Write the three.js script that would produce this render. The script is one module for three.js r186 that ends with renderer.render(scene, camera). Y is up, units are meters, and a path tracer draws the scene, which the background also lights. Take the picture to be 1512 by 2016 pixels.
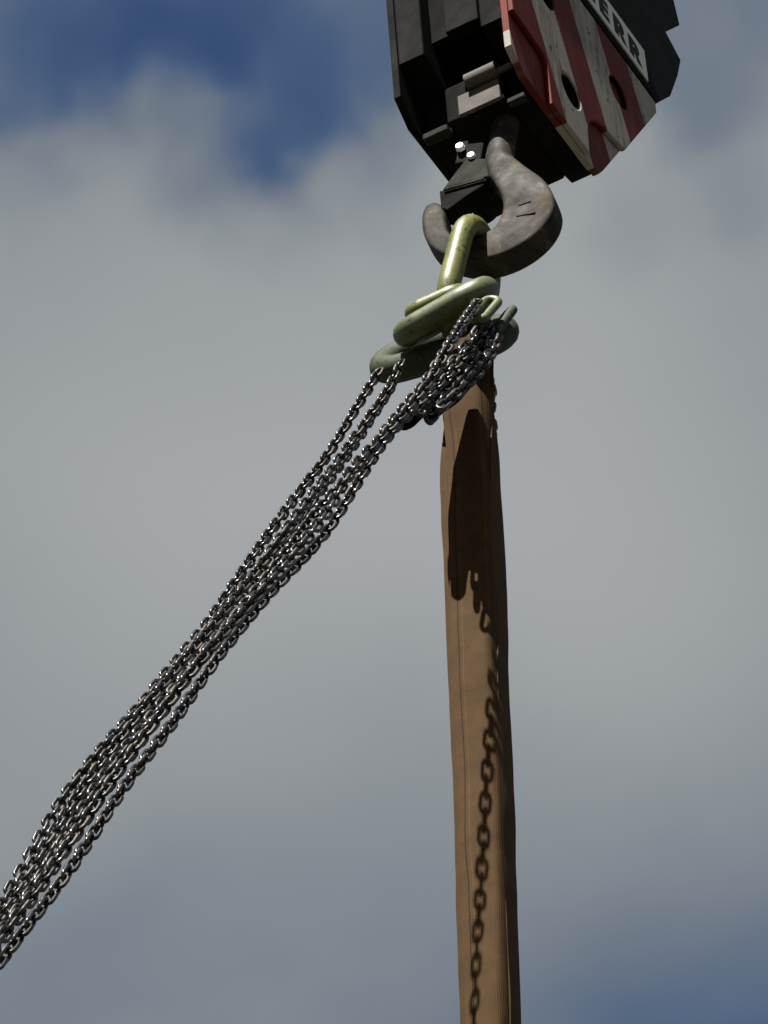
import * as THREE from 'three';
import { ImprovedNoise } from 'three/addons/math/ImprovedNoise.js';
import { RoundedBoxGeometry } from 'three/addons/geometries/RoundedBoxGeometry.js';

// ---------- camera, sky, sun, exposure ----------
const W = 768, H = 1024, D2R = Math.PI / 180;
const V = (x, y, z) => new THREE.Vector3(x, y, z);
const scene = new THREE.Scene();
const VIEW_EL = 42 * D2R, FOV = 13.7;
const camera = new THREE.PerspectiveCamera(FOV, W / H, 0.1, 6000);
camera.position.set(-0.2482, 1.5784, 8.3431);
camera.lookAt(-0.2482, 1.5784 + Math.sin(VIEW_EL), 8.3431 - Math.cos(VIEW_EL));

const EXPOSURE = 2.6;
const SUN_AZ = -31 * D2R, SUN_EL = 56 * D2R;          // azimuth from the camera's side (+z) towards +x
const sunDir = V(Math.sin(SUN_AZ) * Math.cos(SUN_EL), Math.sin(SUN_EL), Math.cos(SUN_AZ) * Math.cos(SUN_EL));
const sun = new THREE.DirectionalLight(new THREE.Color(1.0, 0.955, 0.88), 5);
sun.position.copy(sunDir).multiplyScalar(30).add(V(0, 10, 0));
sun.target.position.set(0, 10, 0);
sun.castShadow = true;
sun.shadow.mapSize.set(4096, 4096);
Object.assign(sun.shadow.camera, { left: -6, right: 6, top: 6, bottom: -6, near: 1, far: 60 });
sun.name = 'sun';
scene.add(sun, sun.target);

const perlin = new ImprovedNoise();
function fbm(x, y, z, oct) {
  let s = 0, a = 0.5, t = 0;
  for (let i = 0; i < oct; i++) { s += a * perlin.noise(x, y, z); t += a; x = x * 2.03 + 17.1; y = y * 2.03 + 5.7; z = z * 2.03 + 9.2; a *= 0.5; }
  return s / t;
}
const clamp01 = (x) => Math.min(1, Math.max(0, x));
const sstep = (a, b, x) => { const t = clamp01((x - a) / (b - a)); return t * t * (3 - 2 * t); };

function makeSky() {
  const w = 3072, h = 1536, data = new Float32Array(w * h * 4);
  // from clear blue (0) to full grey cloud (1)
  const ramp = [[0.022, 0.056, 0.152], [0.064, 0.110, 0.208], [0.154, 0.190, 0.243], [0.262, 0.288, 0.306], [0.380, 0.397, 0.409]];
  // how thick the cloud is: azimuth (degrees from -z to the right), elevation (degrees), thickness
  const cover = [[-7.74, 48.59, 0.1], [-7.08, 48.23, 0.08], [-6.12, 47.81, 0.04], [-4.65, 48.35, 0.03], [-3.42, 48.19, 0.05], [-3.14, 48.67, 0.1], [-7.53, 46.98, 0.05], [-6.67, 47.31, 0.22], [-5.57, 47.3, 0.32], [-1.59, 48.17, 0.17], [-0.57, 48.44, 0.28], [-0.36, 47.7, 0.28], [-1.16, 47.36, 0.12], [-2.24, 46.67, 0.06], [-2.76, 47.26, 0.25], [-3.36, 47.11, 0.5], [-4.08, 47.43, 0.45], [-5.03, 46.85, 0.62], [-6.3, 46.65, 0.55], [-7.13, 46.19, 0.55], [-3.03, 46.58, 0.42], [-3.7, 46.15, 0.5], [-5.45, 46.01, 0.78], [-6.76, 45.54, 0.75], [-1.53, 46, 0.65], [-0.16, 46.62, 0.5], [-0.16, 45.94, 0.72], [-2.5, 45.78, 0.72], [-3.93, 45.26, 0.85], [0.43, 45.33, 0.85], [-6.24, 44.27, 0.92], [-3.4, 44.39, 0.94], [-0.53, 44.1, 0.96], [-3.27, 42.01, 1], [-6.08, 42.58, 0.97], [-0.51, 42.05, 1], [4.08, 41.98, 1], [6.42, 42.56, 0.9], [4.21, 44.02, 0.97], [6.64, 44.59, 0.78], [4.82, 45.7, 0.75], [6.79, 45.94, 0.62], [6.45, 47.32, 0.48], [6.16, 48.35, 0.52], [7.57, 48.26, 0.45], [3.97, 40.28, 0.98], [6.19, 40.18, 0.93], [-5.85, 40.2, 0.9], [-1.39, 40, 0.92], [-6.14, 38.48, 0.78], [-1.36, 38.64, 0.79], [0.38, 38.64, 0.8], [4.74, 38.55, 0.88], [6.47, 38.47, 0.8], [-1.33, 36.94, 0.7], [0.37, 36.95, 0.69], [2.94, 37.25, 0.74], [4.64, 37.19, 0.72], [6.34, 37.12, 0.55], [-3.79, 35.33, 0.58], [-1.3, 35.32, 0.57], [0.37, 35.39, 0.57], [2.45, 35.57, 0.54], [3.69, 35.34, 0.38], [4.93, 35.29, 0.28], [6.21, 35.77, 0.25], [6.15, 35.03, 0.2]];
  for (let j = h / 2 - 2; j < h; j++) {
    const el = ((j + 0.5) / h - 0.5) * Math.PI, ce = Math.cos(el), se = Math.sin(el);
    for (let i = 0; i < w; i++) {
      const ph = ((i + 0.5) / w - 0.5) * 2 * Math.PI, dx = Math.cos(ph) * ce, dz = Math.sin(ph) * ce;
      const az = Math.atan2(dx, -dz) / D2R, eld = el / D2R;
      const k = 1 / (Math.max(se, 0) + 0.12), px = dx * k, pz = dz * k;
      const big = fbm(px * 2.2 + 3.1, 0.4, pz * 2.2 - 1.7, 3), mid = fbm(px * 9 + 1.3, 2.2, pz * 9 + 4.2, 4);
      let t = 0.58 + 1.15 * big + 0.35 * mid;
      if (Math.abs(az) < 14 && eld > 29 && eld < 55) {
        const wr = 0.25 + 0.75 * sstep(43.5, 46.5, eld), wa = az + 0.65 * wr * fbm(az * 0.9, eld * 1.3, 3.7, 4), we = eld + 0.45 * wr * fbm(az * 0.9 + 9, eld * 1.3, 8.1, 4);
        let sw = 1e-9, st = 0;
        for (const [ca, ck, ct] of cover) { const a = (wa - ca) * 0.74, b = we - ck, d2 = a * a + b * b, q = ck > 45.6 ? Math.exp(-d2 / 0.26) + 0.004 * Math.exp(-d2 / 4) : 0.55 * Math.exp(-d2 / 2.6) + 0.004 * Math.exp(-d2 / 9); sw += q; st += q * ct; }
        const inn = Math.exp(-Math.pow(az / 10, 6) - Math.pow((eld - 42) / 9.5, 6)), v = st / sw;
        t = t * (1 - inn) + inn * (v - 0.11 * sstep(0.55, 0.15, v) + 0.26 * mid * (1 - 0.96 * v));
      }
      t = clamp01(t) * 4;
      const n = Math.min(3, Math.floor(t)), f = t - n, q = 4 * (j * w + i), haze = Math.exp(-Math.max(se, 0) * 9);
      for (let m = 0; m < 3; m++) {
        const v = ramp[n][m] + (ramp[n + 1][m] - ramp[n][m]) * f;
        data[q + m] = (v + (ramp[4][m] - v) * haze * 0.8) / EXPOSURE;
      }
      data[q + 3] = 1;
    }
  }
  for (let j = 0; j < h / 2 - 2; j++) data.copyWithin(4 * j * w, 4 * (h / 2 - 1) * w, 4 * (h / 2) * w);
  const t = new THREE.DataTexture(data, w, h, THREE.RGBAFormat, THREE.FloatType);
  t.mapping = THREE.EquirectangularReflectionMapping;
  t.magFilter = THREE.LinearFilter; t.minFilter = THREE.LinearFilter;
  t.colorSpace = THREE.LinearSRGBColorSpace;
  t.needsUpdate = true;
  return t;
}
const skyTexture = makeSky();
scene.background = skyTexture;
scene.environment = skyTexture;

// ---------- helpers ----------
let seed = 7;
const rnd = () => { seed = (seed * 1664525 + 1013904223) >>> 0; return seed / 4294967296; };
const rr = (a, b) => a + (b - a) * rnd();
function mesh(name, geometry, material, parent = scene) {
  const m = new THREE.Mesh(geometry, material);
  m.name = name; m.castShadow = true; m.receiveShadow = true;
  parent.add(m);
  return m;
}
function thing(name, label, category, group) {
  const g = new THREE.Group();
  g.name = name; g.userData = { label, category };
  if (group) g.userData.group = group;
  scene.add(g);
  return g;
}
function box(x0, x1, y0, y1, z0, z1, r = 0.004) {
  const g = new RoundedBoxGeometry(x1 - x0, y1 - y0, z1 - z0, 2, Math.min(r, (x1 - x0) * 0.45, (y1 - y0) * 0.45, (z1 - z0) * 0.45));
  g.translate((x0 + x1) / 2, (y0 + y1) / 2, (z0 + z1) / 2);
  return g;
}
// texture of grain and patches; fn(u, v) gives [r, g, b] (sRGB 0..1) or a number
function tex(n, fn, srgb = false, nh = n) {
  const d = new Uint8Array(n * nh * 4);
  for (let j = 0; j < nh; j++) for (let i = 0; i < n; i++) {
    const c = fn((i + 0.5) / n, (j + 0.5) / nh), q = 4 * (j * n + i);
    for (let m = 0; m < 3; m++) d[q + m] = 255 * clamp01(typeof c === 'number' ? c : c[m]);
    d[q + 3] = 255;
  }
  const t = new THREE.DataTexture(d, n, nh, THREE.RGBAFormat, THREE.UnsignedByteType);
  t.wrapS = t.wrapT = THREE.RepeatWrapping; t.magFilter = THREE.LinearFilter; t.minFilter = THREE.LinearMipmapLinearFilter; t.generateMipmaps = true;
  if (srgb) t.colorSpace = THREE.SRGBColorSpace;
  t.needsUpdate = true;
  return t;
}
// noise that tiles over the unit square
function tfbm(u, v, f, oct, sd) {
  const a = u * 2 * Math.PI, b = v * 2 * Math.PI, r = f / (2 * Math.PI);
  return fbm(Math.cos(a) * r + sd, Math.sin(a) * r + Math.cos(b) * r * 0.97 + 3.3, Math.sin(b) * r + sd * 1.7, oct);
}
// uv in metres from the dominant plane of each face
function boxUV(g, s = 1) {
  if (g.index) g = g.toNonIndexed();
  const p = g.attributes.position, uv = new Float32Array(p.count * 2), a = V(), b = V(), c = V(), n = V();
  for (let i = 0; i < p.count; i += 3) {
    a.fromBufferAttribute(p, i); b.fromBufferAttribute(p, i + 1); c.fromBufferAttribute(p, i + 2);
    n.copy(b).sub(a).cross(c.clone().sub(a));
    const x = Math.abs(n.x), y = Math.abs(n.y), z = Math.abs(n.z);
    [a, b, c].forEach((q, k) => {
      const [u, v] = x >= y && x >= z ? [q.z, q.y] : y >= z ? [q.x, q.z] : [q.x, q.y];
      uv[2 * (i + k)] = u * s; uv[2 * (i + k) + 1] = v * s;
    });
  }
  g.setAttribute('uv', new THREE.BufferAttribute(uv, 2));
  return g;
}

// ---------- materials ----------
const grainRough = tex(256, (u, v) => 0.84 + 0.3 * tfbm(u, v, 10, 5, 2.2));
const paintSpots = tex(512, (u, v) => {                       // black paint with dust specks and scuffs
  const n = tfbm(u, v, 9, 5, 5.1), s = tfbm(u, v, 70, 2, 1.4), p = tfbm(u, v, 26, 3, 8.8);
  let k = 0.72 + 0.35 * n; let c = [k, k, k * 0.97];
  if (s > 0.36) c = [1.0, 0.97, 0.92];
  if (p > 0.40) c = [0.95, 0.86, 0.78];
  return c;
}, true);
const dentBump = tex(256, (u, v) => 0.5 + 0.5 * tfbm(u, v, 8, 5, 9.3));
const blackPaint = new THREE.MeshPhysicalMaterial({ color: new THREE.Color(0.009, 0.0094, 0.009), map: paintSpots, specularIntensity: 0.14, roughness: 0.98, roughnessMap: grainRough, bumpMap: dentBump, bumpScale: 0.0006 });
blackPaint.map.repeat.set(2.2, 2.2);
const darkSteel = new THREE.MeshPhysicalMaterial({ color: new THREE.Color(0.006, 0.0058, 0.0055), roughness: 1.0, specularIntensity: 0.1, roughnessMap: grainRough });
const greyPaint = new THREE.MeshPhysicalMaterial({ color: new THREE.Color(0.036, 0.038, 0.034), map: paintSpots, specularIntensity: 0.2, roughness: 1.0, roughnessMap: grainRough });
const crossSteel = new THREE.MeshStandardMaterial({ color: new THREE.Color(0.10, 0.088, 0.076), map: paintSpots, roughness: 0.8 });
const boreSteel = darkSteel.clone(); boreSteel.side = THREE.DoubleSide;
const zinc = new THREE.MeshStandardMaterial({ color: new THREE.Color(0.80, 0.79, 0.78), roughness: 0.4, metalness: 0 });

// ---------- ground (far below the hook, out of the picture, sunlit) ----------
{
  const t = tex(512, (u, v) => { const n = 0.5 + 0.35 * tfbm(u, v, 6, 5, 0.3) + 0.25 * tfbm(u, v, 60, 3, 4.4); return [n, n * 0.96, n * 0.88]; }, true);
  t.repeat.set(200, 200);
  const g = new THREE.PlaneGeometry(1600, 1600); g.rotateX(-Math.PI / 2);
  const m = mesh('ground', g, new THREE.MeshStandardMaterial({ color: new THREE.Color(0.17, 0.162, 0.15), map: t, roughness: 0.95 }));
  m.userData = { kind: 'structure', label: 'dark asphalt yard ground under the crane hook', category: 'ground' };
}

// ---------- rig frames (metres; O is the centre of the hook's bowl) ----------
const O = V(0, 10.2, 0);
const hookQ = new THREE.Quaternion().setFromAxisAngle(V(0, 0, 1), -8 * D2R).multiply(new THREE.Quaternion().setFromAxisAngle(V(0, 1, 0), -20 * D2R));
const blockQ = new THREE.Quaternion().setFromAxisAngle(V(0, 0, 1), 3 * D2R).multiply(new THREE.Quaternion().setFromAxisAngle(V(0, 1, 0), -30 * D2R));
const blockAt = O.clone().add(V(0.0557, 0.3961, 0));
const H2W = (x, y, z) => V(x, y, z).applyQuaternion(hookQ).add(O);

// ---------- hook block ----------
{
  const block = thing('hook_block', 'black crane hook block with a red and white striped cheek', 'hook block');
  block.position.copy(blockAt); block.quaternion.copy(blockQ);
  // profiles are drawn in (z, y) of the block and pushed along x
  const shapeOf = (pts) => { const s = new THREE.Shape(); pts.forEach(([z, y], i) => (i ? s.lineTo(-z, y) : s.moveTo(-z, y))); s.closePath(); return s; };
  const slab = (shape, x0, x1, bevel = 0.004, curve = 16) => {
    const d = x1 - x0 - 2 * bevel;
    const g = new THREE.ExtrudeGeometry(shape, { depth: d, bevelEnabled: bevel > 0, bevelSize: bevel, bevelOffset: -bevel, bevelThickness: bevel, bevelSegments: 2, curveSegments: curve });
    g.translate(0, 0, x0 + bevel); g.rotateY(Math.PI / 2);   // shape x (-z) -> -z ; depth -> +x
    return g;
  };
  const upperBack = [[-0.800, 0.66], [-0.925, 0.845], [-1.015, 1.025], [-1.058, 1.135], [-0.962, 1.18], [-1.095, 1.34], [-1.07, 1.46], [-0.90, 1.60], [0.05, 1.60], [0.2, 1.40]];
  const full = [[0.2, 0.035], [0.125, -0.03], [-0.27, -0.04], [-0.325, -0.03], [-0.36, 0.015], ...upperBack];
  const notched = [[0.197, 0.168], [0.052, 0.116], [0.052, -0.034], [-0.27, -0.034], [-0.322, -0.022], [-0.352, 0.018], ...upperBack.map(([z, y]) => [z + (z < -0.5 ? 0.006 : -0.003), y])];
  // left cheek: outer plate and inner weight with a pocket left open at its front corner
  mesh('cheek_plate', boxUV(slab(shapeOf(full), -0.202, -0.180, 0.003)), blackPaint, block);
  mesh('cheek_weight', boxUV(slab(shapeOf(notched), -0.1795, -0.097, 0.006)), blackPaint, block);
  mesh('pocket_lip', boxUV(box(-0.179, -0.0975, -0.048, -0.022, 0.050, 0.084, 0.006)), greyPaint, block);
  // right cheek: weight, painted base plate, raised striped plate, black upper plate
  mesh('cheek_weight', boxUV(slab(shapeOf(notched), 0.091, 0.1595, 0.006)), blackPaint, block);
  mesh('pocket_lip', boxUV(box(0.093, 0.150, -0.046, -0.026, 0.050, 0.076, 0.005)), greyPaint, block);

  // stripe paint over (z, y): red and white bands with chips, grime and scratches
  const Z0 = -1.12, Z1 = 0.24, Y0 = -0.08, Y1 = 0.74, SW = 1020, SH = 616;
  const bands = [[[0.30, 0.35], [0.063, 0.35]], [[-0.134, 0.35], [-0.322, 0.35]], [[-0.530, 0.35], [-0.742, 0.35]], [[-0.95, 0.35], [-1.15, 0.35]]];
  const lean = 0.40;
  const stripes = tex(SW, (u, v) => {
    const z = Z0 + u * (Z1 - Z0), y = Y0 + v * (Y1 - Y0);
    const s = z - lean * (y - 0.35) + 0.0025 * perlin.noise(y * 60, z * 20, 3);
    let red = false;
    for (const [[a], [b]] of bands) if (s < a && s > b) red = true;
    const n = fbm(z * 9, y * 9, 1.5, 5), f = fbm(z * 60, y * 60, 4.5, 3), streak = fbm(z * 40, y * 4, 8.5, 4);
    let c = red ? [0.345, 0.098, 0.048] : [0.545, 0.53, 0.495];
    const k = 1 + 0.10 * n + 0.05 * f; c = c.map((x) => x * k);
    const dirt = clamp01((streak + 0.7 * n - 0.02) * 1.8) * 0.68;
    c = [c[0] * (1 - dirt) + 0.33 * dirt, c[1] * (1 - dirt) + 0.28 * dirt, c[2] * (1 - dirt) + 0.23 * dirt];
    const chip = fbm(z * 34 + 5, y * 34, 2.5, 4);
    if (chip > 0.385) c = [0.15, 0.14, 0.13];
    else if (chip > 0.36) c = [0.34, 0.25, 0.18];
    return c;
  }, true, SH);
  stripes.wrapS = stripes.wrapT = THREE.ClampToEdgeWrapping;
  const stripePaint = new THREE.MeshPhysicalMaterial({ map: stripes, roughness: 0.7, specularIntensity: 0.35, bumpMap: dentBump.clone(), bumpScale: 0.0006 });
  const zyUV = (g) => {
    const p = g.attributes.position, uv = g.attributes.uv;
    for (let i = 0; i < p.count; i++) uv.setXY(i, (p.getZ(i) - Z0) / (Z1 - Z0), (p.getY(i) - Y0) / (Y1 - Y0));
    return g;
  };
  const hole = (z, y, r) => { const h = new THREE.Path(); h.absellipse(-z, y, r, r, 0, 2 * Math.PI, true); return h; };
  const lower = [[0.2, 0.035], [0.125, -0.03], [-0.27, -0.04], [-0.325, -0.03], [-0.36, 0.015], [-0.795, 0.652], [-0.80, 0.700], [0.2, 0.700]];
  const base = shapeOf(lower);
  [[-0.15, 0.152, 0.052], [-0.045, 0.485, 0.052]].forEach(([z, y, r]) => base.holes.push(hole(z, y, r)));
  mesh('striped_plate', zyUV(slab(base, 0.160, 0.182, 0.003, 32)), stripePaint, block);
  const raised = new THREE.Shape();
  raised.moveTo(-0.2, 0.700); raised.lineTo(-0.2, 0.176); raised.lineTo(-0.03, 0.158);
  raised.quadraticCurveTo(0.0, 0.154, 0.0, 0.12); raised.lineTo(0.0, -0.036); raised.lineTo(0.232, -0.038); raised.lineTo(0.240, 0.07);
  raised.quadraticCurveTo(0.262, 0.155, 0.345, 0.185); raised.lineTo(0.505, 0.222); raised.lineTo(0.798, 0.652); raised.lineTo(0.80, 0.700); raised.closePath();
  [[-0.15, 0.152, 0.058], [-0.508, 0.478, 0.057], [-0.045, 0.485, 0.058]].forEach(([z, y, r]) => raised.holes.push(hole(z, y, r)));
  mesh('raised_striped_plate', zyUV(slab(raised, 0.1825, 0.2, 0.005, 32)), stripePaint, block);
  for (const [z, y, r, x0] of [[-0.15, 0.152, 0.0505, 0.1605], [-0.045, 0.485, 0.0505, 0.1605], [-0.508, 0.478, 0.0545, 0.1830]]) {
    const b = new THREE.CylinderGeometry(r, r, 0.1965 - x0, 40, 1, true); b.rotateZ(Math.PI / 2); b.translate((0.1965 + x0) / 2, y, z);
    mesh('bore', b, boreSteel, block);
  }
  const upper = shapeOf([[0.2, 0.7015], [-0.805, 0.7015], ...upperBack.slice(1)]);
  mesh('upper_plate', boxUV(slab(upper, 0.160, 0.204, 0.004)), blackPaint, block);

  // name plate with bold black lettering
  {
    const cv = document.createElement('canvas'); cv.width = 1760; cv.height = 288;
    const cx = cv.getContext('2d');
    cx.fillStyle = '#a0a49e'; cx.fillRect(0, 0, 1760, 288);
    cx.fillStyle = '#0b0d0c'; cx.font = 'bold 226px sans-serif'; cx.textBaseline = 'middle'; cx.textAlign = 'center';
    const word = 'LIEBHERR';
    [...word].forEach((ch, i) => { cx.save(); cx.translate(170 + i * 203, 150); cx.scale(1.16, 1); cx.fillText(ch, 0, 0); cx.lineWidth = 22; cx.strokeStyle = '#0b0d0c'; cx.strokeText(ch, 0, 0); cx.restore(); });
    const t = new THREE.CanvasTexture(cv); t.colorSpace = THREE.SRGBColorSpace;
    const g = box(0.2045, 0.2105, 0.732, 0.876, -0.738, 0.142, 0.002), p = g.attributes.position, uv = g.attributes.uv;
    for (let i = 0; i < p.count; i++) uv.setXY(i, (0.142 - p.getZ(i)) / 0.88, (p.getY(i) - 0.732) / 0.144);
    const m = mesh('name_plate', g, new THREE.MeshPhysicalMaterial({ map: t, roughness: 0.8, specularIntensity: 0.3 }), block);
    m.userData.label = 'white name plate with bold black letters';
  }
  // crosshead between the cheeks, with keeper plate, pin and the bars above it
  mesh('crosshead', boxUV(box(-0.0965, 0.0905, -0.030, 0.12, -0.29, 0.085, 0.01)), darkSteel, block);
  mesh('keeper_plate', boxUV(box(-0.049, 0.086, -0.034, 0.046, 0.0855, 0.100, 0.003)), crossSteel, block);
  { const g = new THREE.CylinderGeometry(0.026, 0.026, 0.10, 24); g.rotateZ(Math.PI / 2); g.translate(0.04, 0.075, 0.105); mesh('cross_pin', g, crossSteel, block); }
  { const g = new THREE.CylinderGeometry(0.010, 0.010, 0.05, 16); g.rotateZ(Math.PI / 2); g.translate(0.112, 0.062, 0.108); mesh('pin_end', g, crossSteel, block); }
  mesh('rope_guard', boxUV(box(-0.022, 0.0845, 0.21, 0.95, 0.150, 0.196, 0.005)), blackPaint, block);
  mesh('rope_guard', boxUV(box(-0.0965, -0.030, 0.26, 0.95, 0.10, 0.140, 0.005)), darkSteel, block);
  mesh('back_spacer', boxUV(box(-0.0965, 0.0905, 0.16, 0.60, -0.40, -0.36, 0.005)), darkSteel, block);
  for (const x of [-0.050, 0.045]) {
    const pr = [[0.05, -0.04], [0.38, -0.03], [0.395, -0.036], [0.42, -0.04], [0.425, -0.034], [0.375, -0.006], [0.375, 0.006], [0.425, 0.034], [0.42, 0.04], [0.395, 0.036], [0.38, 0.03], [0.05, 0.04]].map(([r, y]) => new THREE.Vector2(r, y));
    const g = new THREE.LatheGeometry(pr, 64); g.rotateZ(Math.PI / 2); g.translate(x, 0.80, -0.30);
    mesh('sheave', g, darkSteel, block);
  }
  // hexagon bolts on the front ends of the cheeks
  for (const [x, y] of [[-0.150, 0.30], [0.135, 0.36]]) {
    const g = new THREE.CylinderGeometry(0.012, 0.012, 0.012, 6); g.rotateX(Math.PI / 2); g.translate(x, y + 0.28, 0.204);
    mesh('bolt', g, darkSteel, block);
  }
}

// ---------- lifting hook ----------
const steelPatina = tex(1024, (u, v) => {
  const n = tfbm(u, v, 9, 6, 3.4), f = tfbm(u, v, 70, 3, 6.2), r = tfbm(u, v, 5, 4, 11.5), sc = tfbm(u, v, 30, 4, 15.5);
  const rust = clamp01((r + 0.02) * 3.2); let k = 0.47 + 0.50 * n + 0.12 * f;
  if (sc > 0.30) k += 0.22; else if (sc < -0.30) k -= 0.15;
  return [k * (0.97 + 0.13 * rust), k * (0.97 + 0.04 * rust), k * (0.96 - 0.10 * rust)];
}, true);
const hookSteel = new THREE.MeshPhysicalMaterial({ color: new THREE.Color(0.120, 0.107, 0.086), map: steelPatina, roughness: 0.84, specularIntensity: 0.35, roughnessMap: grainRough, bumpMap: dentBump.clone(), bumpScale: 0.0012 });
hookSteel.map.repeat.set(1, 1);
{
  const hook = thing('lifting_hook', 'worn steel crane hook hanging below the block', 'crane hook');
  hook.position.copy(O); hook.quaternion.copy(hookQ);
  // sections: inner (h, v), outer (h, v), half thickness, squareness
  const sec = [
    [[0.012, 0.44], [0.090, 0.44], 0.039, 2.0], [[0.012, 0.36], [0.090, 0.36], 0.039, 2.0], [[0.011, 0.29], [0.090, 0.285], 0.040, 2.0], [[0.012, 0.232], [0.098, 0.222], 0.042, 2.2],
    [[0.024, 0.172], [0.130, 0.176], 0.043, 3.4], [[0.048, 0.122], [0.172, 0.126], 0.045, 5.0], [[0.076, 0.072], [0.214, 0.076], 0.047, 7.0], [[0.098, 0.022], [0.247, 0.016], 0.048, 9.0],
    [[0.108, -0.030], [0.263, -0.046], 0.049, 9.0], [[0.101, -0.080], [0.250, -0.113], 0.049, 9.0], [[0.077, -0.112], [0.207, -0.172], 0.049, 9.0], [[0.042, -0.127], [0.139, -0.212], 0.049, 9.0],
    [[0.006, -0.126], [0.060, -0.221], 0.048, 9.0], [[-0.028, -0.107], [-0.018, -0.194], 0.046, 8.0], [[-0.050, -0.076], [-0.083, -0.143], 0.043, 7.0], [[-0.062, -0.038], [-0.124, -0.074], 0.040, 6.0],
    [[-0.070, 0.000], [-0.143, -0.006], 0.037, 5.0], [[-0.080, 0.034], [-0.146, 0.042], 0.033, 4.0], [[-0.097, 0.062], [-0.138, 0.074], 0.022, 2.4], [[-0.114, 0.078], [-0.126, 0.082], 0.006, 2.0],
  ];
  const sub = 5, K = 56, rows = [];
  const cr = (a, b, c, d, t) => 0.5 * (2 * b + (c - a) * t + (2 * a - 5 * b + 4 * c - d) * t * t + (3 * b - a - 3 * c + d) * t * t * t);
  const flat = sec.map(([a, b, t, q]) => [...a, ...b, t, q]);
  for (let i = 0; i < flat.length - 1; i++) for (let s = 0; s < sub; s++) {
    const g = (k) => flat[Math.max(0, Math.min(flat.length - 1, i + k))];
    rows.push(flat[0].map((_, m) => cr(g(-1)[m], g(0)[m], g(1)[m], g(2)[m], s / sub)));
  }
  rows.push(flat[flat.length - 1]);
  const pos = [], uv = [], idx = [];
  let len = 0;
  rows.forEach((r, i) => {
    const [ah, av, bh, bv, t, q] = r, ch = (ah + bh) / 2, cv = (av + bv) / 2, dh = (bh - ah) / 2, dv = (bv - av) / 2;
    if (i) { const p = rows[i - 1]; len += Math.hypot(ch - (p[0] + p[2]) / 2, cv - (p[1] + p[3]) / 2); }
    for (let k = 0; k <= K; k++) {
      const a = (k / K) * 2 * Math.PI, c = Math.cos(a), s = Math.sin(a), pw = 2 / q;
      const x = Math.sign(c) * Math.pow(Math.abs(c), pw), z = Math.sign(s) * Math.pow(Math.abs(s), pw);
      pos.push(ch + dh * x, cv + dv * x, t * z * (x > 0 ? 1 - 0.10 * x * (q > 3.5 ? 1 : 0) : 1));
      uv.push((ch + dh * x) * 1.7 + t * z * 0.8, (cv + dv * x) * 1.7 + t * z * 0.5);
    }
    if (i) for (let k = 0; k < K; k++) { const o = (i - 1) * (K + 1) + k, p = o + K + 1; idx.push(o, p, o + 1, o + 1, p, p + 1); }
  });
  for (const [row, flip] of [[0, 1], [rows.length - 1, 0]]) {
    const c = pos.length / 3, r = rows[row]; pos.push((r[0] + r[2]) / 2, (r[1] + r[3]) / 2, 0); uv.push(0.5, 0);
    for (let k = 0; k < K; k++) { const o = row * (K + 1) + k; flip ? idx.push(c, o, o + 1) : idx.push(c, o + 1, o); }
  }
  const g = new THREE.BufferGeometry();
  g.setAttribute('position', new THREE.Float32BufferAttribute(pos, 3)); g.setAttribute('uv', new THREE.Float32BufferAttribute(uv, 2)); g.setIndex(idx); g.computeVertexNormals();
  mesh('hook_body', g, hookSteel, hook);
  // forged marks on the side of the hook
  for (const [x, y, l, a] of [[0.185, -0.075, 0.055, 0.05], [0.176, -0.028, 0.036, 0.25]]) {
    const b = box(-l / 2, l / 2, -0.0035, 0.0035, -0.002, 0.0025, 0.0015); b.rotateZ(a); b.translate(x, y, 0.0488);
    mesh('forged_mark', b, hookSteel, hook);
  }
  // safety latch: hinge bracket at the neck and a channel flap closing the throat
  const latch = new THREE.Group(); latch.name = 'safety_latch'; hook.add(latch);
  {
    const s = new THREE.Shape(); s.moveTo(-0.086, 0.108); s.lineTo(0.040, 0.130); s.lineTo(0.024, 0.200); s.lineTo(-0.034, 0.214); s.closePath();
    const b = new THREE.ExtrudeGeometry(s, { depth: 0.07, bevelEnabled: true, bevelSize: 0.004, bevelThickness: 0.004, bevelSegments: 2 }); b.translate(0, 0, -0.038);
    mesh('latch_bracket', boxUV(b), greyPaint, latch);
    const f = new THREE.Shape(); f.moveTo(-0.098, 0.098); f.lineTo(0.036, 0.119); f.lineTo(0.030, 0.098); f.lineTo(-0.02, 0.062); f.lineTo(-0.066, 0.020); f.lineTo(-0.084, 0.030); f.closePath();
    const fg = new THREE.ExtrudeGeometry(f, { depth: 0.060, bevelEnabled: true, bevelSize: 0.003, bevelThickness: 0.003, bevelSegments: 2 }); fg.translate(0, 0, -0.030);
    mesh('latch_flap', boxUV(fg), blackPaint, latch);
    mesh('latch_rib', boxUV(box(-0.088, 0.034, -0.004, 0.004, 0, 0.006, 0.002).rotateZ(0.165).translate(0, 0.110, 0.036)), greyPaint, latch);
  }
  for (const [x, y, z, r] of [[-0.056, 0.259, 0.047, 0.0135], [-0.020, 0.222, 0.0385, 0.0125]]) {
    const b = new THREE.CylinderGeometry(r * 0.9, r * 1.05, r * 1.1, 6); b.rotateX(Math.PI / 2); b.translate(x, y, z);
    mesh('bolt_head', b, zinc, hook);
  }
  mesh('bolt_bracket', boxUV(box(-0.07, 0.010, 0.205, 0.30, 0.0, 0.034, 0.006)), blackPaint, hook);
}

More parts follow.
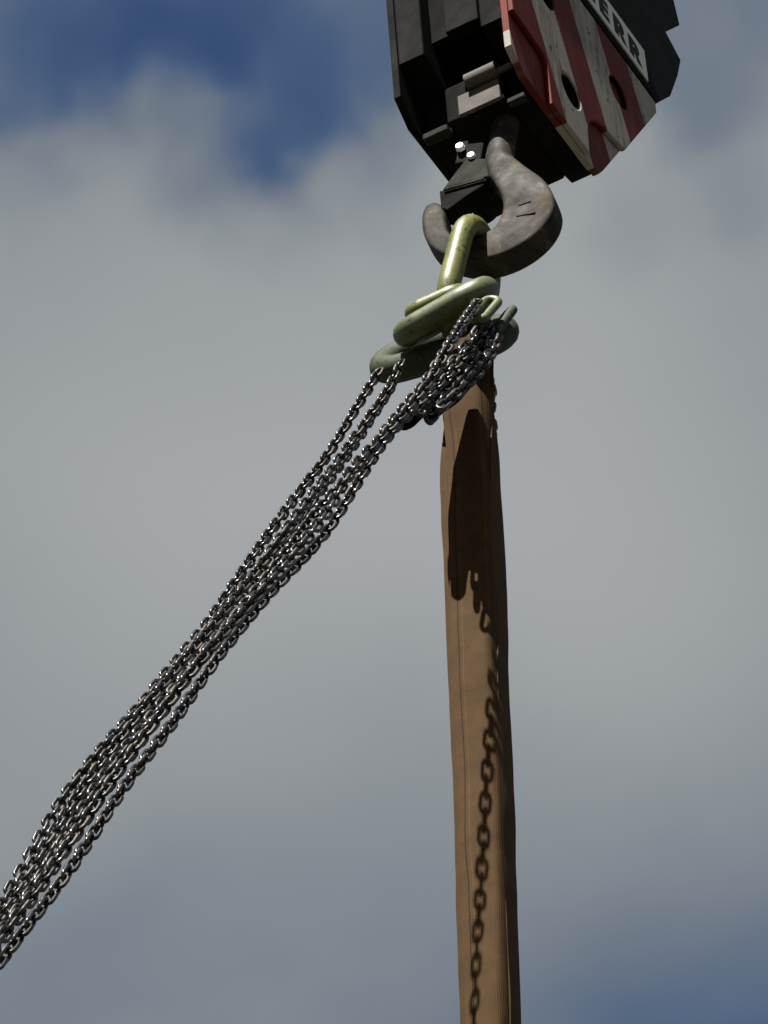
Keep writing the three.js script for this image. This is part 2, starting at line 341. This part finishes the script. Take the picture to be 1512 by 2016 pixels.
// ---------- links ----------
// oblong ring in the xy plane, long axis x: straight half s, end radius R (centre line), wire radius r
function ringGeometry(s, R, r, na = 10, nr = 10, flatten = 1) {
  const path = [];
  for (let i = 0; i <= na; i++) { const a = -Math.PI / 2 + (i / na) * Math.PI; path.push([s + R * Math.cos(a), R * Math.sin(a), Math.cos(a), Math.sin(a)]); }
  for (let i = 0; i <= na; i++) { const a = Math.PI / 2 + (i / na) * Math.PI; path.push([-s + R * Math.cos(a), R * Math.sin(a), Math.cos(a), Math.sin(a)]); }
  path.push(path[0]);
  const pos = [], nor = [], uv = [], idx = [];
  let len = 0;
  path.forEach(([x, y, nx, ny], i) => {
    if (i) len += Math.hypot(x - path[i - 1][0], y - path[i - 1][1]);
    for (let k = 0; k <= nr; k++) {
      const a = (k / nr) * 2 * Math.PI, c = Math.cos(a), z = Math.sin(a);
      pos.push(x + nx * c * r, y + ny * c * r, z * r * flatten); nor.push(nx * c, ny * c, z); uv.push(len * 4, (k / nr) * 2 * Math.PI * r * 4);
      if (i && k) { const w = nr + 1, o = (i - 1) * w + k - 1; idx.push(o, o + w, o + 1, o + 1, o + w, o + w + 1); }
    }
  });
  const g = new THREE.BufferGeometry();
  g.setAttribute('position', new THREE.Float32BufferAttribute(pos, 3)); g.setAttribute('normal', new THREE.Float32BufferAttribute(nor, 3));
  g.setAttribute('uv', new THREE.Float32BufferAttribute(uv, 2)); g.setIndex(idx);
  return g;
}
function orient(o, at, xAxis, yAxis) {
  const x = xAxis.clone().normalize(), z = x.clone().cross(yAxis).normalize(), y = z.clone().cross(x);
  o.position.copy(at); o.quaternion.setFromRotationMatrix(new THREE.Matrix4().makeBasis(x, y, z));
}
const paintWear = (base, dark) => tex(512, (u, v) => {
  const n = tfbm(u, v, 6, 5, 2.9), f = tfbm(u, v, 40, 3, 7.7), c = tfbm(u, v, 18, 4, 12.4);
  let k = 1 + 0.22 * n + 0.1 * f, o = base.map((x) => x * k);
  if (c > 0.24) o = dark; else if (c > 0.225) o = base.map((x) => x * 0.75);
  return o;
}, true);
const limePaint = new THREE.MeshPhysicalMaterial({ map: paintWear([0.345, 0.355, 0.135], [0.19, 0.18, 0.11]), roughness: 0.5, clearcoat: 0.12, clearcoatRoughness: 0.35, bumpMap: dentBump.clone(), bumpScale: 0.0008 });
const olivePaint = new THREE.MeshPhysicalMaterial({ map: paintWear([0.265, 0.300, 0.155], [0.13, 0.13, 0.09]), roughness: 0.5, clearcoat: 0.12, clearcoatRoughness: 0.4, bumpMap: dentBump.clone(), bumpScale: 0.0008 });
const deepGreen = new THREE.MeshPhysicalMaterial({ map: paintWear([0.18, 0.215, 0.15], [0.10, 0.10, 0.08]), roughness: 0.7, specularIntensity: 0.5, bumpMap: dentBump.clone(), bumpScale: 0.0008 });
const hv = (x, y, z) => V(x, y, z).applyQuaternion(hookQ);
{
  const m = mesh('master_link', ringGeometry(0.085, 0.112, 0.032, 20, 18), limePaint);
  orient(m, H2W(0.028, -0.282, 0), hv(-0.06, -1, 0), hv(0, 0, 1));
  m.userData = { label: 'yellow green oblong ring hanging upright in the hook', category: 'lifting ring' };
}
{
  const a = thing('tilted_link', 'olive green oblong link hung through the upright ring', 'chain link');
  const near = V(0.040, -0.520, 0.150), far = V(0.0, -0.425, 0.045);
  const c = near.clone().add(far).multiplyScalar(0.5), half = near.distanceTo(far) / 2;
  orient(a, H2W(c.x, c.y, c.z), hv(0.250, 0.085, 0.05), hv(...far.clone().sub(near).toArray()));
  mesh('link_body', ringGeometry(0.058, half * 0.92, 0.036, 18, 16), olivePaint, a);
}
{
  const a = thing('short_link', 'yellow green short link lying along the top of the olive link', 'chain link');
  const c = V(-0.018, -0.418, 0.085);
  orient(a, H2W(c.x, c.y, c.z), hv(0.250, 0.080, 0.02), hv(-0.1, 0.5, -0.6));
  mesh('link_body', ringGeometry(0.036, 0.034, 0.025, 16, 16), limePaint, a);
}
const bAxis = V(Math.cos(23 * D2R), -0.03, Math.sin(23 * D2R)).normalize();
const bDown = V(0.03, -0.86, 0.5).normalize();
const bAt = O.clone().add(V(-0.084, -0.482, -0.03));
{
  const b = thing('wide_link', 'dark green wide oblong link carrying the brown sling and the chains', 'chain link');
  orient(b, bAt, bAxis, bDown);
  mesh('link_body', ringGeometry(0.112, 0.066, 0.040, 18, 16), deepGreen, b);
}

// ---------- chains ----------
const chainMap = tex(256, (u, v) => { const n = tfbm(u, v, 8, 5, 1.1), r = tfbm(u, v, 5, 3, 8.4); const k = 0.55 + 0.4 * n, t = clamp01(r * 3); return [k * (1 + 0.10 * t), k, k * (1 - 0.06 * t)]; }, true);
const chainSteel = [0.19, 0.10, 0.30, 0.13, 0.24].map((c, i) => new THREE.MeshStandardMaterial({ color: new THREE.Color(c, c * [0.975, 0.97, 0.98, 0.88, 0.96][i], c * [0.97, 0.96, 0.99, 0.76, 0.93][i]), map: chainMap, roughness: [0.31, 0.40, 0.24, 0.48, 0.28][i], metalness: [0.85, 0.85, 0.9, 0.55, 0.85][i], bumpMap: dentBump.clone(), bumpScale: 0.0004 }));
const CD = 0.0096, PITCH = CD * 3.4;
const linkGeo = ringGeometry(1.0 * CD, 1.2 * CD, CD / 2, 7, 8);
function chain(name, label, group, pts, opts = {}) {
  const t = thing(name, label, 'chain', group);
  const P = pts.map(([x, y, z]) => O.clone().add(V(x, y, z)));
  t.position.copy(P[0]);
  const curve = new THREE.CatmullRomCurve3(P, false, 'centripetal', 0.5);
  curve.arcLengthDivisions = 600;
  const sc = opts.scale ?? 1, L = curve.getLength(), n = Math.floor(L / (PITCH * sc));
  let tw = opts.phase ?? 0.4;
  for (let i = 0; i < n; i++) {
    const u = ((i + 0.5) * PITCH * sc) / L, p = curve.getPointAt(u), T = curve.getTangentAt(u);
    tw += (opts.twist ?? 0.02) + rr(-0.10, 0.10);
    const side = V(0, 0, 1).cross(T).normalize(), front = T.clone().cross(side);
    const a = tw + (i % 2) * Math.PI / 2 + rr(-0.12, 0.12);
    const Y = side.clone().multiplyScalar(Math.cos(a)).addScaledVector(front, Math.sin(a));
    const l = mesh('chain_link', linkGeo, chainSteel[Math.floor(rnd() * 5)], t);
    const X = T.clone().addScaledVector(side, rr(-0.04, 0.04)).addScaledVector(front, rr(-0.04, 0.04));
    orient(l, p.clone().sub(P[0]), X, Y); l.scale.setScalar(sc);
  }
  return t;
}
const legs = "chain legs running down to the left";
//CHAINS
chain('sling_chain', 'dark steel chain along the upper left side of the bundle', legs, [[-0.259,-0.577,-0.014],[-0.324,-0.787,0.054],[-0.396,-1.022,0.128],[-0.496,-1.303,0.231],[-0.601,-1.615,0.34],[-0.68,-1.857,0.422],[-0.75,-2.042,0.494],[-0.831,-2.258,0.579],[-0.913,-2.466,0.664],[-0.982,-2.658,0.734],[-1.033,-2.84,0.787],[-1.087,-3.03,0.844],[-1.157,-3.239,0.916],[-1.257,-3.527,1.019]], { phase: 0.5, twist: 0.012 });
chain('sling_chain_001', 'dark steel chain hung from the left end of the wide green link', legs, [[-0.218,-0.636,0.008],[-0.277,-0.82,0.069],[-0.336,-1.006,0.131],[-0.452,-1.338,0.25],[-0.54,-1.592,0.342],[-0.626,-1.835,0.431],[-0.717,-2.076,0.525],[-0.814,-2.33,0.626],[-0.905,-2.571,0.72],[-0.97,-2.783,0.787],[-1.03,-2.985,0.849],[-1.101,-3.19,0.922],[-1.164,-3.37,0.988],[-1.226,-3.57,1.053]], { phase: 1.0, twist: -0.02 });
chain('sling_chain_002', 'dark steel chain hung from the olive link, crossing over the front of the bundle', legs, [[0.002,-0.555,0.231],[-0.08,-0.983,0.499],[-0.147,-1.203,0.568],[-0.237,-1.435,0.661],[-0.326,-1.65,0.753],[-0.386,-1.847,0.816],[-0.477,-2.091,0.91],[-0.574,-2.332,1.011],[-0.663,-2.559,1.102],[-0.743,-2.786,1.185],[-0.819,-3.003,1.264],[-0.886,-3.205,1.333],[-0.952,-3.401,1.401],[-1.017,-3.59,1.469],[-1.071,-3.753,1.525],[-1.132,-3.941,1.588]], { phase: 0.2, twist: 0.03 });
chain('sling_chain_003', 'dark steel chain along the right underside of the bundle, facing the sling', legs, [[0.034,-0.564,0.147],[-0.049,-0.839,0.284],[-0.125,-1.024,0.362],[-0.198,-1.185,0.438],[-0.266,-1.365,0.509],[-0.391,-1.753,0.638],[-0.529,-2.091,0.781],[-0.632,-2.364,0.888],[-0.724,-2.635,0.983],[-0.807,-2.864,1.068],[-0.916,-3.198,1.182],[-1.028,-3.509,1.298],[-1.093,-3.701,1.365],[-1.186,-3.965,1.461]], { phase: 0.78, twist: 0.004 });
chain('sling_chain_004', 'dark steel chain between the front chain and the underside chain', legs, [[-0.019,-0.599,0.236],[-0.089,-0.968,0.465],[-0.142,-1.134,0.52],[-0.218,-1.331,0.598],[-0.299,-1.552,0.683],[-0.41,-1.83,0.797],[-0.497,-2.071,0.888],[-0.584,-2.304,0.977],[-0.67,-2.529,1.067],[-0.759,-2.764,1.159],[-0.842,-2.988,1.245],[-0.903,-3.186,1.308],[-0.961,-3.375,1.368],[-1.029,-3.567,1.438],[-1.088,-3.735,1.5],[-1.147,-3.922,1.561]], { phase: 0.1, twist: -0.015 });
chain('sling_chain_005', 'dark steel chain in the back of the bundle, above the wide link', legs, [[-0.199,-0.61,0.053],[-0.243,-0.773,0.099],[-0.303,-0.949,0.161],[-0.364,-1.129,0.224],[-0.464,-1.408,0.328],[-0.552,-1.659,0.419],[-0.641,-1.904,0.512],[-0.733,-2.144,0.607],[-0.825,-2.392,0.702],[-0.91,-2.626,0.789],[-0.979,-2.841,0.862],[-1.043,-3.045,0.928],[-1.108,-3.243,0.995],[-1.165,-3.417,1.054],[-1.226,-3.614,1.117]], { phase: 0.6, twist: 0.025 });
chain('chain_tail', 'short loose chain end hanging beside the right edge of the sling', null, [[0.036, -0.560, -0.045], [0.046, -0.62, -0.060], [0.040, -0.69, -0.060], [0.052, -0.800, -0.060]], { phase: 0.9, twist: 0.1 });
chain('chain_tail_001', 'short chain stub at the left edge of the sling under the wide link', null, [[-0.125, -0.68, 0.05], [-0.118, -0.73, 0.045], [-0.110, -0.80, 0.04]], { phase: 0.3, twist: 0.1 });

// leg ends hooked back up to shorten them: short doubled runs
const ends = 'doubled chain ends hooked back beside the sling';
const endRun = [[0.034, -0.564, 0.147], [-0.048, -0.778, 0.221], [-0.124, -0.964, 0.300], [-0.168, -1.065, 0.346]];
[[0.092, -0.03, 1.2, 1.1, 'doubled chain end nearest the loose chain beside the sling'], [0.012, -0.02, 0.6, 1.25, 'coarse doubled chain end down the middle of the chain shortener'], [-0.018, 0.01, 0.9, 1.3, 'coarse doubled chain end behind the front chain'],
  [0.040, -0.05, 0.2, 1.45, 'coarse doubled chain end crossing in front of the top of the sling']]
  .forEach(([d, dy, phase, scale, label], i) => chain('chain_end' + (i ? '_00' + i : ''), label, ends,
    endRun.map(([x, y, z], k) => { const e = d * [0.35, 0.9, 1, 0.8][k]; return [x + 0.857 * e, y + dy, z + 0.515 * e]; }), { phase, twist: 0.05, scale }));

// forged shortener that the doubled ends run through: a flat body with two chain pockets and a lug
{
  const c = thing('chain_shortener', 'dark forged chain shortener behind the doubled chain ends', 'chain fitting');
  const ax = V(-0.36, -0.86, 0.33).normalize(), e = V(0.857, 0, 0.515);
  orient(c, O.clone().add(V(-0.092, -0.880, 0.222)), ax, e); c.scale.set(1.36, 1.3, 1);
  const s = new THREE.Shape();
  s.moveTo(-0.135, -0.030); s.quadraticCurveTo(-0.155, 0, -0.135, 0.030); s.lineTo(-0.06, 0.060); s.lineTo(0.06, 0.066); s.quadraticCurveTo(0.10, 0.066, 0.11, 0.045); s.lineTo(0.135, 0.040);
  s.quadraticCurveTo(0.148, 0.028, 0.135, 0.018); s.lineTo(0.098, 0.014); s.lineTo(0.098, -0.014); s.lineTo(0.135, -0.018); s.quadraticCurveTo(0.148, -0.028, 0.135, -0.040); s.lineTo(0.11, -0.045);
  s.quadraticCurveTo(0.10, -0.066, 0.06, -0.066); s.lineTo(-0.06, -0.060); s.closePath();
  const g = new THREE.ExtrudeGeometry(s, { depth: 0.018, bevelEnabled: true, bevelSize: 0.006, bevelThickness: 0.006, bevelSegments: 3, curveSegments: 8 }); g.translate(0, 0, -0.009);
  mesh('shortener_body', boxUV(g), darkSteel, c);
  for (const v of [-0.034, 0.034]) { const b = new THREE.CylinderGeometry(0.012, 0.012, 0.04, 20); b.rotateX(Math.PI / 2); b.translate(0.06, v, 0); mesh('shortener_pin', b, chainSteel[1], c); }
}

// coupling links that join the legs to the green links
const couplers = [
  ['coupling_link', 'small green coupling link at the top of the front chain leg', V(0.022, -0.570, 0.212), V(-0.38, -0.88, 0.30), V(0.9, -0.3, 0.2), 0.046, 0.019, 0.0125, olivePaint],
  ['coupling_link_001', 'small green coupling link beside the round end of the wide link', V(0.072, -0.530, 0.122), V(-0.38, -0.88, 0.2), V(0.5, -0.1, 0.85), 0.040, 0.020, 0.0135, deepGreen],
];
for (const [name, label, at, ax, side, s, R, r, mat] of couplers) {
  const m = mesh(name, ringGeometry(s, R, r, 12, 12), mat);
  orient(m, O.clone().add(at), ax, side);
  m.userData = { label, category: 'chain link' };
}

// ---------- brown webbing sling ----------
{
  const sling = thing('webbing_sling', 'brown webbing sling hanging straight down from the wide link', 'lifting sling');
  const psi = 23 * D2R, U = V(Math.cos(psi), 0, Math.sin(psi)), N = V(-Math.sin(psi), 0, Math.cos(psi));
  const top = bAt.clone().sub(O).addScaledVector(bDown, 0.070).addScaledVector(bAxis, 0.058);
  sling.position.copy(O).add(top);
  const weave = tex(512, (u, v) => {
    const x = u * 0.24, y = v * 0.24;
    const n = tfbm(u, v, 5, 5, 6.6), f = tfbm(u, v, 60, 2, 3.1), s = Math.sin(y * 2 * Math.PI * 150) * Math.sin(x * 2 * Math.PI * 200);
    let k = 1 + 0.20 * n + 0.14 * f + 0.07 * s;
    let c = [0.255, 0.185, 0.098].map((q) => q * k);
    const st = tfbm(u, v, 7, 4, 14.2); if (st > 0.1) { const d = clamp01((st - 0.1) * 3) * 0.4; c = c.map((q, i) => q * (1 - d) + [0.17, 0.13, 0.09][i] * d); }
    const line = Math.min(Math.abs(x - 0.022), Math.abs(x - 0.118)); if (line < 0.0018) c = c.map((q) => q * 0.55);
    const seam = Math.min(Math.abs(x - 0.034), Math.abs(x - 0.104)); if (seam < 0.0012 && (y * 120) % 1 < 0.6) c = c.map((q) => q * 1.35);
    return c;
  }, true);
  const ribs = tex(512, (u, v) => 0.5 + 0.3 * Math.sin(u * 2 * Math.PI * 48) + 0.2 * Math.sin(v * 2 * Math.PI * 60 + Math.floor(u * 48) * Math.PI) + 0.25 * tfbm(u, v, 12, 3, 2));
  const web = new THREE.MeshPhysicalMaterial({ map: weave, roughness: 0.85, bumpMap: ribs, bumpScale: 0.0006, specularIntensity: 0.3 });
  // rows: list of {y or (y, w) centre, polyline [(u, w)...]}; returns a closed ribbon of the given thickness
  function ribbon(rows, th) {
    const pos = [], uv = [], idx = [], K = rows[0].length;
    let along = 0;
    rows.forEach((row, i) => {
      if (i) along += row[Math.floor(K / 2)].distanceTo(rows[i - 1][Math.floor(K / 2)]);
      const prev = rows[Math.max(0, i - 1)], next = rows[Math.min(rows.length - 1, i + 1)], nrm = [];
      let arc = 0; const arcs = [];
      for (let k = 0; k < K; k++) {
        if (k) arc += row[k].distanceTo(row[k - 1]);
        arcs.push(arc);
        const tu = row[Math.min(K - 1, k + 1)].clone().sub(row[Math.max(0, k - 1)]), tv = next[k].clone().sub(prev[k]);
        nrm.push(tv.cross(tu).normalize());
      }
      const ring = [];
      for (let k = 0; k < K; k++) ring.push([row[k].clone().addScaledVector(nrm[k], th / 2), arcs[k]]);
      for (let k = K - 1; k >= 0; k--) ring.push([row[k].clone().addScaledVector(nrm[k], -th / 2), arcs[k]]);
      ring.push(ring[0]);
      ring.forEach(([p, a]) => { pos.push(p.x, p.y, p.z); uv.push(a / 0.24, along / 0.24); });
      const w = ring.length;
      if (i) for (let k = 0; k < w - 1; k++) { const o = (i - 1) * w + k; idx.push(o, o + 1, o + w, o + 1, o + w + 1, o + w); }
    });
    const g = new THREE.BufferGeometry();
    g.setAttribute('position', new THREE.Float32BufferAttribute(pos, 3)); g.setAttribute('uv', new THREE.Float32BufferAttribute(uv, 2)); g.setIndex(idx); g.computeVertexNormals();
    return g;
  }
  const at = (u, w, y) => V(0, y, 0).addScaledVector(U, u).addScaledVector(N, w);
  const Lz = -2.75;
  const lean = (y) => 0.030 * clamp01(-y / 2.2), slim = (y) => 1 - 0.20 * clamp01(-y / 2.3);                 // the sling hangs a little off plumb
  const wob = (y, s) => 0.006 * perlin.noise(y * 2.3, s, 1.7) + 0.002 * perlin.noise(y * 9, s, 4.7);
  const frontRow = (y) => {
    const o = sstep(0.02, -0.45, y), pinch = 1 - 0.10 * Math.exp(-Math.pow((y + 0.42) / 0.16, 2));
    const w0 = 0.041 + (0.016 - 0.041) * o, l = (-0.062 + wob(y, 3)) * pinch, r = (0.046 + wob(y, 9)) * pinch, curl = sstep(-0.10, -0.42, y);
    const pts = [];
    for (let k = 0; k <= 10; k++) { const t = k / 10; pts.push([l + (r - l) * t, w0 + 0.006 * Math.sin(Math.PI * t) + wob(y, 5 + 2 * t) * 1.3]); }
    pts.push([r + 0.008, w0 - 0.004 - 0.006 * curl], [r + 0.013 + 0.003 * (1 - curl), w0 - 0.006 - 0.026 * curl], [r + 0.016 + 0.010 * (1 - curl), w0 - 0.006 - 0.055 * curl], [r + 0.018 + 0.018 * (1 - curl), w0 - 0.006 - 0.088 * curl]);
    return pts.map(([u, w]) => at(u * slim(y) + lean(y), w, y));
  };
  const backRow = (y) => {
    const o = sstep(0.02, -0.45, y), w0 = -0.041 + (-0.014 + 0.041) * o, shift = -0.022 * o, pts = [];
    const l = -0.066 + shift + wob(y, 13), r = 0.070 + shift * 0.4 + wob(y, 17);
    for (let k = 0; k <= 12; k++) { const t = k / 12; pts.push([l + (r - l) * t, w0 + 0.010 * Math.pow(1 - t, 6) * o + wob(y, 20 + 2 * t) * 0.7]); }
    return pts.map(([u, w]) => at(u * slim(y) + lean(y), w, y));
  };
  const rows = (f, y0, y1, n) => Array.from({ length: n + 1 }, (_, i) => f(y0 + (y1 - y0) * (i / n)));
  mesh('front_web', ribbon(rows(frontRow, 0, Lz, 150), 0.006), web, sling);
  mesh('back_web', ribbon(rows(backRow, 0, Lz, 150), 0.006), web, sling);
  // the eye over the strand of the wide link
  const eye = [];
  for (let i = 0; i <= 16; i++) {
    const a = (i / 16) * Math.PI, row = [];
    for (let k = 0; k <= 10; k++) { const t = k / 10; row.push(at(-0.062 + 0.135 * t + 0.0, 0.041 * Math.cos(a), 0.041 * Math.sin(a) + 0.010 * (t - 0.5) + 0.001)); }
    eye.push(row);
  }
  mesh('eye_web', ribbon(eye, 0.006), web, sling);
}

const renderer = new THREE.WebGLRenderer({ antialias: true });
renderer.setSize(W, H);
renderer.shadowMap.enabled = true;
renderer.toneMapping = THREE.LinearToneMapping;
renderer.toneMappingExposure = EXPOSURE;
renderer.outputColorSpace = THREE.SRGBColorSpace;
renderer.render(scene, camera);
